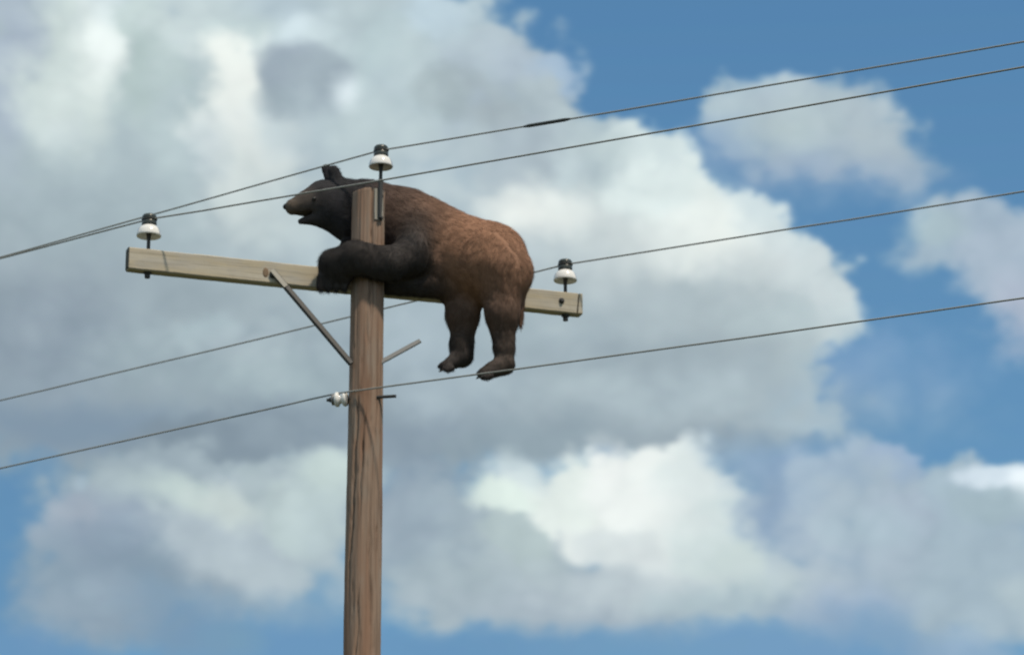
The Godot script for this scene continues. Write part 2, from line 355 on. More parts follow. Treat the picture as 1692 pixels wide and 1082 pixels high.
func other_clouds() -> Array:
	var out := []
	var r := RandomNumberGenerator.new()
	r.seed = 77
	for k in 560:
		var az: float = r.randf_range(-180, 180)
		var el: float = r.randf_range(3, 84)
		var s: float = r.randf_range(2.2, 6.5)
		var wide: float = s * 1.5 / maxf(0.2, cos(deg_to_rad(el)))
		if r.randf() > cos(deg_to_rad(el)) + 0.1:
			continue
		if absf(az) < 10.0 + wide * 2.2 and el > 8.0 - s * 1.6 and el < 25.0 + s * 1.8:
			continue
		var grey: float = r.randf_range(-14, 12)
		for q in 4:
			out.append([az + r.randf_range(-0.9, 0.9) * wide, el + r.randf_range(-0.15, 0.3) * s, wide * r.randf_range(0.5, 1.0), s * r.randf_range(0.4, 0.75), r.randf_range(-20, 20), r.randf_range(0.2, 0.4), 1.0, 168 + grey, 186 + grey, 195 + grey])
		for q in 3:
			out.append([az + r.randf_range(-0.7, 0.7) * wide, el + r.randf_range(0.25, 0.6) * s, wide * r.randf_range(0.25, 0.5), s * r.randf_range(0.2, 0.4), r.randf_range(-20, 20), r.randf_range(0.2, 0.6), 0.9, 212 + grey, 225 + grey, 225 + grey])
		for q in 2:
			out.append([az + r.randf_range(-0.7, 0.7) * wide, el - r.randf_range(0.3, 0.55) * s, wide * r.randf_range(0.5, 0.9), s * r.randf_range(0.15, 0.3), r.randf_range(-8, 8), r.randf_range(0.5, 0.8), 0.85, 140 + grey, 157 + grey, 168 + grey])
	return out


# one stretch of sky as RGB bytes: left azimuth, top elevation, size in pixels, pixels per degree across and up
func sky_piece(az0: float, el1: float, w: int, h: int, ppx: float, ppy: float, sets: Array) -> Image:
	var n := w * h
	var cr := PackedFloat32Array(); cr.resize(n)
	var cg := PackedFloat32Array(); cg.resize(n)
	var cb := PackedFloat32Array(); cb.resize(n)
	var wx := PackedFloat32Array(); wx.resize(n)
	var wy := PackedFloat32Array(); wy.resize(n)
	var ed := PackedFloat32Array(); ed.resize(n)
	var cov := PackedFloat32Array(); cov.resize(n)
	var n1 := FastNoiseLite.new()
	n1.seed = 21; n1.frequency = 0.55; n1.fractal_octaves = 5; n1.fractal_gain = 0.58
	var n2 := FastNoiseLite.new()
	n2.seed = 33; n2.frequency = 0.9; n2.fractal_octaves = 4; n2.fractal_gain = 0.6
	var n3 := FastNoiseLite.new()
	n3.seed = 58; n3.frequency = 0.62; n3.fractal_type = FastNoiseLite.FRACTAL_NONE
	for y in h:
		var el: float = el1 - (y + 0.5) / ppy
		var c := air(el)
		for x in w:
			var az: float = az0 + (x + 0.5) / ppx
			var i := y * w + x
			cr[i] = c.x; cg[i] = c.y; cb[i] = c.z
			var q: float = az * cos(deg_to_rad(el))
			wx[i] = n1.get_noise_3d(q, el, 0.0) * 0.75
			wy[i] = n1.get_noise_3d(q, el, 40.0) * 0.6
			var f1 := absf(n3.get_noise_3d(q, el, 0.0))
			var f2 := absf(n3.get_noise_3d(q * 2.3, el * 2.3, 9.0))
			var f3 := absf(n3.get_noise_3d(q * 5.1, el * 5.1, 17.0))
			ed[i] = n2.get_noise_3d(q, el, 80.0) * 0.45 + 0.56 - (f1 + f2 * 0.5 + f3 * 0.16) * 1.3
	for puffs in sets:
		for p in puffs:
			var az: float = p[0]
			var el: float = p[1]
			var rx: float = p[2]
			var ry: float = p[3]
			var ct := cos(deg_to_rad(p[4]))
			var sn := sin(deg_to_rad(p[4]))
			var soft: float = p[5]
			var al: float = p[6]
			var thick := 1.0 if p[7] > 130 else 0.0
			var reach: float = maxf(rx, ry) * (1.25 + soft) + 0.7
			var x0 := maxi(0, int((az - reach - az0) * ppx))
			var x1 := mini(w - 1, int((az + reach - az0) * ppx) + 1)
			var y0 := maxi(0, int((el1 - el - reach) * ppy))
			var y1 := mini(h - 1, int((el1 - el + reach) * ppy) + 1)
			var lo := 1.0 - soft
			var inv := 1.0 / (2.0 * soft)
			var warp: float = clampf(minf(rx, ry) / 0.6, 0.3, 1.0)
			for y in range(y0, y1 + 1):
				var dy0: float = el - (el1 - (y + 0.5) / ppy)
				for x in range(x0, x1 + 1):
					var i := y * w + x
					var dx: float = az0 + (x + 0.5) / ppx - az + wx[i] * warp
					var dy: float = dy0 + wy[i] * warp
					var u := (dx * ct + dy * sn) / rx
					var v := (dy * ct - dx * sn) / ry
					var d := sqrt(u * u + v * v) + ed[i] * 0.22
					var t := (d - lo) * inv
					if t >= 1.0:
						continue
					var a := al
					if t > 0.0:
						a = al * (1.0 - t * t * (3.0 - 2.0 * t))
					cr[i] += (p[7] - cr[i]) * a
					cg[i] += (p[8] - cg[i]) * a
					cb[i] += (p[9] - cb[i]) * a
					cov[i] += (thick - cov[i]) * a
	var bytes := PackedByteArray()
	bytes.resize(n * 3)
	for i in n:
		var m: float = (wx[i] * 6.0 - ed[i] * 7.5) * cov[i] + 4.0 * cov[i]
		bytes[i * 3] = clampi(int(cr[i] + m + cov[i] + 0.5), 0, 255)
		bytes[i * 3 + 1] = clampi(int(cg[i] + m + 0.5), 0, 255)
		bytes[i * 3 + 2] = clampi(int(cb[i] + m * 0.9 + 0.5), 0, 255)
	return Image.create_from_data(w, h, false, Image.FORMAT_RGB8, bytes)


func paint_sky() -> Image:
	var rest := other_clouds()
	var big_w := 4096
	var big_h := 4096
	var coarse := sky_piece(-180, 90, 640, 160, 640.0 / 360.0, 160.0 / 90.0, [rest, CLOUDS])
	coarse.resize(big_w, big_h / 2, Image.INTERPOLATE_CUBIC)
	var im := Image.create(big_w, big_h, false, Image.FORMAT_RGB8)
	im.fill(Color8(150, 168, 182))
	# straight ahead (north) is the image's left edge
	im.blit_rect(coarse, Rect2i(big_w / 2, 0, big_w / 2, big_h / 2), Vector2i(0, 0))
	im.blit_rect(coarse, Rect2i(0, 0, big_w / 2, big_h / 2), Vector2i(big_w / 2, 0))
	var ppx := big_w / 360.0
	var ppy := big_h / 180.0
	var half := int(16 * ppx)
	var top := int((90 - 33) * ppy)
	var tall := int(28 * ppy)
	var fine := sky_piece(-half / ppx, 90 - top / ppy, half * 2, tall, ppx, ppy, [rest, CLOUDS])
	im.blit_rect(fine, Rect2i(half, 0, half, tall), Vector2i(0, top))
	im.blit_rect(fine, Rect2i(0, 0, half, tall), Vector2i(big_w - half, top))
	return im


# ------------------------------------------------------------------ helpers

func part(called: String, mesh: Mesh, m: Material, parent: Node3D) -> MeshInstance3D:
	var o := MeshInstance3D.new()
	o.name = called
	o.mesh = mesh
	o.material_override = m
	parent.add_child(o, true)
	return o


func holder(called: String, parent: Node3D) -> Node3D:
	var o := Node3D.new()
	o.name = called
	parent.add_child(o, true)
	return o


func tag(o: Node, label: String, category: String, group := "") -> void:
	o.set_meta("label", label)
	o.set_meta("category", category)
	if group != "":
		o.set_meta("group", group)


func plain(c: Vector3, rough: float, metal := 0.0) -> StandardMaterial3D:
	var m := StandardMaterial3D.new()
	m.albedo_color = Color(c.x, c.y, c.z).linear_to_srgb()
	m.roughness = rough
	m.metallic = metal
	return m


# a mesh from rings of points; each ring has the same count, closed round
func loft(rings: Array, close_ends := true, uv_scale := Vector2(1, 1), smooth := true) -> ArrayMesh:
	var st := SurfaceTool.new()
	st.begin(Mesh.PRIMITIVE_TRIANGLES)
	var n: int = rings[0].size()
	for k in rings.size() - 1:
		var a: PackedVector3Array = rings[k]
		var b: PackedVector3Array = rings[k + 1]
		for i in n:
			var j := (i + 1) % n
			var u0 := float(i) / n * uv_scale.x
			var u1 := float(i + 1) / n * uv_scale.x
			var v0 := float(k) / (rings.size() - 1) * uv_scale.y
			var v1 := float(k + 1) / (rings.size() - 1) * uv_scale.y
			st.set_smooth_group(0 if smooth else -1)
			for q in [[a[i], u0, v0], [b[i], u0, v1], [b[j], u1, v1], [a[i], u0, v0], [b[j], u1, v1], [a[j], u1, v0]]:
				st.set_uv(Vector2(q[1], q[2]))
				st.add_vertex(q[0])
	if close_ends:
		st.set_smooth_group(-1)
		for e in 2:
			var r: PackedVector3Array = rings[0] if e == 0 else rings[rings.size() - 1]
			var c := Vector3.ZERO
			for p in r:
				c += p / n
			for i in n:
				var j := (i + 1) % n
				st.set_uv(Vector2(0.5, 0.5)); st.add_vertex(c)
				st.set_uv(Vector2(0.5, 0.5)); st.add_vertex(r[i] if e == 0 else r[j])
				st.set_uv(Vector2(0.5, 0.5)); st.add_vertex(r[j] if e == 0 else r[i])
	st.generate_normals()
	return st.commit()


func tube(pts: Array, radii: Array, seg := 10) -> ArrayMesh:
	var rings := []
	var side := Vector3.UP
	for k in pts.size():
		var d: Vector3 = (pts[mini(k + 1, pts.size() - 1)] - pts[maxi(k - 1, 0)]).normalized()
		if k == 0:
			side = Vector3.UP if absf(d.y) < 0.9 else Vector3.RIGHT
		var x := side.cross(d).normalized()
		var y := d.cross(x).normalized()
		side = y
		var ring := PackedVector3Array()
		for i in seg:
			var t := TAU * i / seg
			ring.append(pts[k] + (x * cos(t) - y * sin(t)) * radii[k])
		rings.append(ring)
	return loft(rings)


# a turned shape: profile of (radius, height), from the bottom up
func lathe(profile: Array, seg := 28) -> ArrayMesh:
	var rings := []
	for p in profile:
		var ring := PackedVector3Array()
		for i in seg:
			var t := TAU * i / seg
			ring.append(Vector3(cos(t) * p[0], p[1], sin(t) * p[0]))
		rings.append(ring)
	return loft(rings, true)


# a bar of flat section from a to b, its broad face turned to "face"
func bar(a: Vector3, b: Vector3, wide: float, thick: float, face: Vector3, steps := 8) -> ArrayMesh:
	var d := (b - a).normalized()
	var y := (face - d * face.dot(d)).normalized()
	var x := y.cross(d).normalized()
	var rings := []
	var c := minf(wide, thick) * 0.22
	for k in steps + 1:
		var p := a.lerp(b, float(k) / steps)
		var s := 0.94 if k == 0 or k == steps else 1.0
		var hw := wide * 0.5 * s
		var ht := thick * 0.5 * s
		var ring := PackedVector3Array()
		for q in [[-hw, -ht + c], [-hw, ht - c], [-hw + c, ht], [hw - c, ht], [hw, ht - c], [hw, -ht + c], [hw - c, -ht], [-hw + c, -ht]]:
			ring.append(p + x * q[0] + y * q[1])
		rings.append(ring)
	return loft(rings, true, Vector2(1, 1), false)


func wood_texture(w: int, h: int, pale: Vector3, dark: Vector3, warm: Vector3, seed_: int, grey: Vector3) -> ImageTexture:
	var a := FastNoiseLite.new()
	a.seed = seed_; a.frequency = 0.02; a.fractal_octaves = 4
	var im := Image.create(w, h, true, Image.FORMAT_RGB8)
	for y in h:
		for x in w:
			# grain runs along v; round the seam by using a circle in u
			var t := TAU * x / w
			var cx := cos(t) * w * 0.16
			var cz := sin(t) * w * 0.16
			var streak := a.get_noise_3d(cx * 5.0, y * 0.4, cz * 5.0)
			var broad := a.get_noise_3d(cx * 1.4 + 300.0, y * 0.14, cz * 1.4)
			var fine := a.get_noise_3d(cx * 14.0, y * 0.5 + 900.0, cz * 14.0)
			var patch := a.get_noise_3d(cx * 0.9, y * 0.5 + 2000.0, cz * 0.9)
			var c := pale.lerp(warm, clampf(0.5 + broad * 1.6, 0, 1)).lerp(grey, clampf(patch * 1.5, 0, 0.8))
			c = c.lerp(dark, clampf(streak * 1.3 + fine * 0.5, 0, 0.75))
			var s := Color(c.x, c.y, c.z).linear_to_srgb()
			im.set_pixel(x, y, s)
	im.generate_mipmaps()
	return ImageTexture.create_from_image(im)


func wood(tex: ImageTexture, rough: float) -> StandardMaterial3D:
	var m := StandardMaterial3D.new()
	m.albedo_texture = tex
	m.roughness = rough
	m.metallic_specular = 0.3
	return m


# ------------------------------------------------------------------ ground

func make_ground() -> void:
	var pl := PlaneMesh.new()
	pl.size = Vector2(5000, 5000)
	var m := StandardMaterial3D.new()
	var nt := FastNoiseLite.new()
	nt.seed = 3; nt.frequency = 0.02; nt.fractal_octaves = 5
	var im := Image.create(256, 256, true, Image.FORMAT_RGB8)
	for y in 256:
		for x in 256:
			var v := clampf(0.5 + nt.get_noise_2d(x, y), 0, 1)
			var c := Vector3(0.045, 0.055, 0.026).lerp(Vector3(0.085, 0.085, 0.045), v)
			im.set_pixel(x, y, Color(c.x, c.y, c.z).linear_to_srgb())
	im.generate_mipmaps()
	m.albedo_texture = ImageTexture.create_from_image(im)
	m.uv1_triplanar = true
	m.uv1_world_triplanar = true
	m.uv1_scale = Vector3(0.07, 0.07, 0.07)
	m.roughness = 0.95
	var g := part("ground", pl, m, self)
	g.set_meta("kind", "structure")
	g.set_meta("label", "grassy plain round the utility pole")


# ------------------------------------------------------------------ utility pole

func pole_radius(y: float) -> float:
	return 0.1075 + (8.44 - y) * 0.0044


func make_pole() -> void:
	var pole := holder("utility_pole", self)
	pole.position = POLE_AT
	tag(pole, "weathered brown wooden utility pole with a pale crossarm and white insulators", "utility pole")
	# shaft
	var splits := [  # angle from the camera side (+ to the right), from, to, half width (m), depth, wander
		[-0.62, 5.6, 7.05, 0.0065, 0.022, 0.5],
		[-0.1, 6.1, 6.9, 0.005, 0.016, 0.35],
		[0.28, 7.45, 8.5, 0.006, 0.02, 0.1],
		[0.45, 5.2, 6.3, 0.005, 0.018, -0.3],
		[0.1, 7.2, 7.85, 0.005, 0.012, 0.12],
		[-0.25, 5.0, 5.7, 0.005, 0.015, 0.2],
		[0.75, 6.5, 7.5, 0.0045, 0.012, 0.15],
		[2.4, 5.0, 8.3, 0.006, 0.02, 0.2],
	]
	var ys := []
	var y := -1.2
	while y < 4.8:
		ys.append(y)
		y += 0.15
	while y < 8.405:
		ys.append(y)
		y += 0.02
	ys.append(8.415)
	var gouges := []
	var gr := RandomNumberGenerator.new()
	gr.seed = 8
	for k in 90:
		gouges.append([gr.randf_range(-1.6, 1.6), gr.randf_range(4.9, 8.3), gr.randf_range(0.003, 0.007), gr.randf_range(0.015, 0.05), gr.randf_range(0.004, 0.011)])
	var seg := 120
	var rings := []
	for yy in ys:
		var ring := PackedVector3Array()
		var near := gouges.filter(func(g): return absf(g[1] - yy) < g[3])
		for i in seg:
			var t := TAU * i / seg
			var r := pole_radius(yy)
			for g in near:
				var gx: float = angle_difference(g[0], t) * 0.11 / g[2]
				var gy: float = (g[1] - yy) / g[3]
				r -= g[4] * maxf(0.0, 1.0 - gx * gx - gy * gy)
			var q := Vector3(sin(t) * 2.0, yy * 0.9, cos(t) * 2.0)
			r += n_wood.get_noise_3dv(q) * 0.006 + n_wood.get_noise_3d(sin(t) * 9.0, yy * 0.8, cos(t) * 9.0) * 0.0035
			r += n_fine.get_noise_3d(sin(t) * 26.0, yy * 1.5, cos(t) * 26.0) * 0.0022
			for s in splits:
				if yy > s[1] and yy < s[2]:
					var along: float = (yy - s[1]) / (s[2] - s[1])
					var at: float = s[0] + s[5] * (along - 0.5) + n_fine.get_noise_2d(yy * 3.0, s[0] * 50.0) * 0.12
					var off := absf(angle_difference(at, t)) * r
					var wd: float = s[3] * (0.5 + sin(along * PI))
					if off < wd * 1.6:
						r -= s[4] * sqrt(sin(along * PI)) * (1.0 - off / (wd * 1.6))
			var top: float = yy
			if yy > 8.41:
				top += sin(t) * 0.012 + n_fine.get_noise_2d(sin(t) * 4.0, cos(t) * 4.0) * 0.006
			ring.append(Vector3(sin(t) * r, top, cos(t) * r))
		rings.append(ring)
	var shaft_mat := wood(wood_texture(256, 2048, Vector3(0.28, 0.208, 0.165), Vector3(0.15, 0.105, 0.081), Vector3(0.265, 0.168, 0.122), 12, Vector3(0.28, 0.233, 0.198)), 0.85)
	var shaft := part("shaft", loft_v(rings, ys), shaft_mat, pole)
	shaft.set_meta("label", "round brown weathered timber with long dark splits")

	var steel := plain(Vector3(0.20, 0.21, 0.22), 0.55, 0.4)
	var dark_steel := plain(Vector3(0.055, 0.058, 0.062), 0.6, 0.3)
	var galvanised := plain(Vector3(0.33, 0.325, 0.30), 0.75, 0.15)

	# crossarm behind the pole
	var arm := part("crossarm", arm_mesh(), wood(wood_texture(256, 512, Vector3(0.49, 0.46, 0.395), Vector3(0.28, 0.253, 0.205), Vector3(0.46, 0.41, 0.31), 31, Vector3(0.41, 0.40, 0.375)), 0.85), pole)
	arm.position = Vector3(-0.0601, 7.7427, -0.1388)
	arm.rotation_degrees.y = ARM_TURN
	arm.set_meta("label", "pale cream timber beam")
	var end := part("shaded_end_grain", bar(Vector3(-1.5885, 0.006, 0), Vector3(-1.5885, 0.146, 0), 0.086, 0.008, Vector3(-1, 0, 0), 6), plain(Vector3(0.075, 0.075, 0.068), 0.9), arm)  # cap over the sawn end, darkened to paint in the shade on that side
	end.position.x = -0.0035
	end.set_meta("label", "dark sawn end grain of the beam with its shade painted in")
	for s in [-1.455, 1.48]:
		var nut := part("nut", lathe([[0.018, -0.042], [0.019, -0.03], [0.019, -0.012], [0.03, -0.011], [0.03, -0.001]], 8), dark_steel, arm)
		nut.position = Vector3(s, 0, 0)
	for q in [[1.435, 0.085], [-0.62, 0.05]]:
		var bolt := part("bolt", lathe([[0.021, 0.0], [0.021, 0.004], [0.013, 0.005], [0.013, 0.017], [0.010, 0.02]], 10), dark_steel, arm)
		bolt.position = Vector3(q[0], q[1], 0.046)
		bolt.rotation_degrees.x = 90

	var knot := part("knot", lathe([[0.026, 0.0], [0.025, 0.0015], [0.014, 0.0028], [0.004, 0.003]], 16), plain(Vector3(0.20, 0.145, 0.10), 0.9), arm)
	knot.position = Vector3(-0.665, 0.066, 0.0445)
	knot.rotation_degrees.x = 90
	knot.scale = Vector3(0.8, 1.0, 1.35)
	knot.set_meta("label", "brown knot in the pale timber")
	# braces; the long one has its shade put into a dark colour
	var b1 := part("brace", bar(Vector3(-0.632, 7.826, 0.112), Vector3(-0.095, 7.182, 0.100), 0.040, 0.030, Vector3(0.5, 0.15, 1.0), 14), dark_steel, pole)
	var tip := part("lit_brace_end", bar(Vector3(-0.631, 7.825, 0.128), Vector3(-0.536, 7.710, 0.128), 0.036, 0.006, Vector3(0.5, 0.15, 1.0), 3), galvanised, pole)  # added strip, pale to paint the light on the brace's upper end
	tip.set_meta("label", "added pale strip painted as the lit upper end of the brace")
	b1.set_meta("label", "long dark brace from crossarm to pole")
	var b2 := part("brace", bar(Vector3(0.094, 7.208, 0.040), Vector3(0.357, 7.371, 0.000), 0.034, 0.014, Vector3(0.1, 0.5, 1.0), 6), steel, pole)
	b2.set_meta("label", "short grey bar jutting out from pole")

	# insulators on the arm and on the pole top
	var porcelain := plain(Vector3(0.80, 0.81, 0.82), 0.16)
	porcelain.clearcoat_enabled = true
	porcelain.clearcoat = 0.6
	porcelain.clearcoat_roughness = 0.08
	var glaze := plain(Vector3(0.045, 0.055, 0.055), 0.3)
	var turn := Basis(Vector3.UP, deg_to_rad(ARM_TURN))
	for s in [-1.455, 1.48]:
		insulator(arm.position + turn * Vector3(s, 0.245, 0), 0.10, porcelain, glaze, dark_steel, pole)
	var top_at := Vector3(0.084, 8.561, 0.100)
	insulator(top_at, 0.10, porcelain, glaze, dark_steel, pole)

	# bracket that carries the pole-top pin
	var bracket := holder("pole_top_bracket", pole)
	bracket.position = Vector3(top_at.x, 0, top_at.z)
	var out := Vector3(0.62, 0, 0.78)
	part("plate", bar(Vector3(-0.012, 8.19, -0.014), Vector3(-0.012, 8.41, -0.014), 0.07, 0.008, out, 4), galvanised, bracket)
	part("rod", tube([Vector3(0, 8.20, 0.006), Vector3(0, 8.30, 0.004), Vector3(0, 8.44, 0.002), Vector3(0, top_at.y - 0.09, 0)], [0.011, 0.014, 0.016, 0.02], 10), dark_steel, bracket)
	for yy in [8.205, 8.36]:
		var clip := part("bolt", lathe([[0.016, 0.0], [0.016, 0.012], [0.009, 0.014], [0.009, 0.022]], 8), dark_steel, bracket)
		clip.position = Vector3(-0.012, yy, -0.012) + Vector3(0.62, 0, -0.4) * 0.02
		clip.basis = Basis(Quaternion(Vector3.UP, out.normalized()))

	# spool on the side of the pole, its bolt through the timber
	var spool := holder("spool_insulator", pole)
	var sp := Vector3(-0.119, 6.961, 0.030)
	spool.position = sp
	spool.rotation_degrees = Vector3(0, -12, 90)
	part("spool", lathe([[0.03, 0.0], [0.046, 0.004], [0.051, 0.014], [0.048, 0.026], [0.032, 0.036], [0.028, 0.043], [0.032, 0.05], [0.048, 0.060], [0.052, 0.070], [0.048, 0.082], [0.028, 0.088]], 24), porcelain, spool)
	part("washer", lathe([[0.036, 0.088], [0.038, 0.092], [0.038, 0.104], [0.03, 0.108]], 20), steel, spool)
	part("bolt", lathe([[0.011, -0.33], [0.011, -0.10], [0.012, 0.10], [0.017, 0.108], [0.017, 0.124], [0.011, 0.126], [0.011, 0.142]], 10), dark_steel, spool)


func loft_v(rings: Array, ys: Array) -> ArrayMesh:
	# like loft, with v following the height so that the grain keeps its scale
	var st := SurfaceTool.new()
	st.begin(Mesh.PRIMITIVE_TRIANGLES)
	st.set_smooth_group(0)
	var n: int = rings[0].size()
	for k in rings.size():
		for i in n + 1:
			st.set_uv(Vector2(float(i) / n, (ys[k] + 1.25) / 9.8))
			st.add_vertex(rings[k][i % n])
	for k in rings.size() - 1:
		for i in n:
			var a := k * (n + 1) + i
			var b := a + n + 1
			for q in [a, b + 1, b, a, a + 1, b + 1]:
				st.add_index(q)
	var last: PackedVector3Array = rings[rings.size() - 1]
	var base := rings.size() * (n + 1)
	st.set_uv(Vector2(0.5, 0.5)); st.add_vertex(Vector3(0, 8.415, 0))
	for i in n:
		st.set_uv(Vector2(0.5 + last[i].x, 0.5 + last[i].z)); st.add_vertex(last[i])
	for i in n:
		for q in [base, base + 1 + i, base + 1 + (i + 1) % n]:
			st.add_index(q)
	st.generate_normals()
	return st.commit()


func arm_mesh() -> ArrayMesh:
	# local: x along the beam, y up from its underside, +z the face towards the road
	var xs := []
	var x := -1.59
	while x < 1.5901:
		xs.append(x)
		x += 0.03
	var cuts := [[1.557, 0.006, 0.025, -0.014]]
	xs = xs.filter(func(v): return cuts.all(func(c): return absf(v - c[0]) > c[1] + absf(c[3])))
	for c in cuts:
		for d in [-1.0, -0.6, 0.0, 0.6, 1.0]:
			xs.append(c[0] + c[1] * d)
	xs.sort()
	var rings := []
	var h := 0.15
	var hz := 0.045
	var e := 0.007
	for xx in xs:
		var ring := PackedVector3Array()
		var cut := 0.0
		var lean := 0.0
		for c in cuts:
			var off: float = absf(xx - c[0]) / c[1]
			if off < 1.05:
				cut = c[2] * (1.0 if off < 0.65 else 0.0)
				lean = c[3]
		var bow: float = 0.004 * sin(xx * 1.3) 
		var wob: float = n_wood.get_noise_2d(xx * 2.2, 3.0) * 0.004
		for q in [[0.0, -hz + e], [e, -hz], [h - e, -hz], [h, -hz + e], [h, hz - e], [h - e, hz], [h * 0.5, hz], [e, hz], [0.0, hz - e]]:
			var yy: float = q[0] + bow + (wob if q[0] > 0.07 else 0.0) + n_fine.get_noise_3d(xx * 9.0, q[0] * 30.0, q[1] * 30.0) * 0.0022
			var zz: float = q[1] + n_fine.get_noise_3d(xx * 9.0, q[0] * 30.0 + 50.0, q[1] * 30.0) * 0.0018
			if q[1] > hz - e * 1.5:
				zz -= cut
			ring.append(Vector3(xx - lean * (yy / h - 0.5), yy, zz))
		rings.append(ring)
	var st := SurfaceTool.new()
	st.begin(Mesh.PRIMITIVE_TRIANGLES)
	var n: int = rings[0].size()
	var around := PackedFloat32Array([0.0])
	for i in n:
		around.append(around[i] + rings[0][i].distance_to(rings[0][(i + 1) % n]))
	for k in rings.size() - 1:
		for i in n:
			var j := (i + 1) % n
			st.set_smooth_group(-1)
			var v0: float = xs[k] * 0.45
			var v1: float = xs[k + 1] * 0.45
			var u0: float = around[i] * 1.9
			var u1: float = around[i + 1] * 1.9
			for q in [[rings[k][i], u0, v0], [rings[k + 1][j], u1, v1], [rings[k + 1][i], u0, v1], [rings[k][i], u0, v0], [rings[k][j], u1, v0], [rings[k + 1][j], u1, v1]]:
				st.set_uv(Vector2(q[1], q[2]))
				st.add_vertex(q[0])
	for e_ in 2:
		var r: PackedVector3Array = rings[0] if e_ == 0 else rings[rings.size() - 1]
		var c := Vector3.ZERO
		for p in r:
			c += p / n
		for i in n:
			var j := (i + 1) % n
			for p in ([c, r[i], r[j]] if e_ == 1 else [c, r[j], r[i]]):
				st.set_uv(Vector2(p.z * 2.0, p.y * 2.0))
				st.add_vertex(p)
	st.generate_normals()
	return st.commit()


func insulator(at: Vector3, pin: float, porcelain: Material, glaze: Material, metal: Material, parent: Node3D) -> void:
	var o := holder("insulator", parent)
	o.position = at
	o.set_meta("label", "white skirted porcelain insulator with a dark glazed crown")
	part("skirt", lathe([[0.024, 0.034], [0.040, 0.030], [0.044, 0.018], [0.050, 0.028], [0.062, 0.020], [0.074, 0.004], [0.079, 0.0], [0.0825, 0.006], [0.0815, 0.016], [0.0795, 0.028], [0.0755, 0.041], [0.0695, 0.053], [0.061, 0.063], [0.051, 0.071], [0.042, 0.077], [0.038, 0.086]], 36), porcelain, o)
	part("crown", lathe([[0.039, 0.070], [0.046, 0.072], [0.050, 0.082], [0.049, 0.104], [0.046, 0.110], [0.044, 0.116], [0.046, 0.122], [0.048, 0.128], [0.049, 0.136], [0.046, 0.144], [0.040, 0.152], [0.020, 0.156], [0.004, 0.157]], 36), glaze, o)
	part("pin", lathe([[0.019, -pin], [0.012, -pin + 0.012], [0.012, -0.03], [0.015, 0.0], [0.02, 0.025]], 14), metal, o)
	var ring := []
	var rr := []
	for k in 26:
		var t := TAU * k / 24.0
		ring.append(Vector3(cos(t) * 0.048, 0.116 + sin(t * 2.0) * 0.002 + k * 0.0002, sin(t) * 0.048))
		rr.append(0.0048)
	part("tie_wire", tube(ring, rr, 6), metal, o)


# ------------------------------------------------------------------ wires

func make_wires() -> void:
	var m := plain(Vector3(0.25, 0.265, 0.265), 0.7)
	var sleeve := plain(Vector3(0.06, 0.068, 0.07), 0.6, 0.2)
	var u := Vector3(sin(deg_to_rad(57.0)), 0, cos(deg_to_rad(57.0)))
	var list := [
		[Vector3(-0.887, 8.684, -19.198), 0.046, 0.060, "thin overhead wire on the pole-top insulator, with a dark splice sleeve"],
		[Vector3(-2.404, 8.108, -18.961), 0.028, 0.050, "thin overhead wire tied to the crossarm insulator the bear's snout points towards"],
		[Vector3(0.369, 8.108, -19.924), 0.040, 0.038, "thin overhead wire tied to the crossarm insulator beyond the bear's rump"],
		[Vector3(-1.160, 6.998, -19.270), 0.036, 0.040, "thin lower wire held by the white spool on the side of the pole"],
	]
	for w in list:
		var pts := []
		var rr := []
		for k in range(-60, 61):
			var t: float = signf(k) * pow(absf(k) / 60.0, 1.6) * 55.0
			var s: float = w[1] if k < 0 else w[2]
			var d := absf(t)
			pts.append(u * t + Vector3(0, -s * d + s / 55.0 * d * d, 0) + Vector3(0, n_fine.get_noise_2d(t * 0.6, w[1] * 900.0) * 0.004, 0))
			rr.append(0.0058)
		var o := part("power_line", tube(pts, rr, 7), m, self)
		o.position = w[0]
		tag(o, w[3], "wire", "wires strung along the pole line")
		if w == list[0]:
			var sp := []
			var sr := []
			for k in 9:
				var t := 1.15 + 0.36 * k / 8.0
				sp.append(u * t + Vector3(0, -0.06 * t + 0.06 / 55.0 * t * t, 0))
				sr.append(0.0068 if k == 0 or k == 8 else 0.0125)
			part("splice_sleeve", tube(sp, sr, 8), sleeve, o)


# ------------------------------------------------------------------ the bear

var bone_a := PackedVector3Array()
var bone_d := PackedVector3Array()
var bone_l := PackedFloat32Array()
var bone_ra := PackedFloat32Array()
var bone_rb := PackedFloat32Array()
var bone_k := PackedFloat32Array()
var bone_z := PackedFloat32Array()
var coat_of := PackedVector3Array()
var all_bones := PackedInt32Array()
const MOUTH_A := Vector3(-0.400, 0.440, -0.200)
const MOUTH_B := Vector3(-0.523, 0.412, -0.200)


func bone_dist(i: int, p: Vector3) -> float:
	var z := bone_z[i]
	var q := Vector3(p.x, p.y, p.z / z) - bone_a[i]
	var d := bone_d[i]
	var h := clampf(q.dot(d) / bone_l[i], 0.0, 1.0)
	return ((q - d * h).length() - lerpf(bone_ra[i], bone_rb[i], h)) * (0.5 + 0.5 * z)


func body(p: Vector3, sel: PackedInt32Array) -> float:
	var r := 1.0
	for i in sel:
		var d := bone_dist(i, p)
		var k := bone_k[i]
		var e := absf(r - d)
		r = minf(r, d)
		if e < k:
			var h := k - e
			r -= h * h / (4.0 * k)
	if p.x < -0.33 and p.y > 0.3:
		# the open mouth
		var q := Vector3(p.x - MOUTH_A.x, p.y - MOUTH_A.y, 0)
		var d := Vector3(MOUTH_B.x - MOUTH_A.x, MOUTH_B.y - MOUTH_A.y, 0)
		var h := clampf(q.dot(d) / d.length_squared(), 0.0, 1.0)
		r = maxf(r, lerpf(0.010, 0.021, h) - (q - d * h).length())
	return r


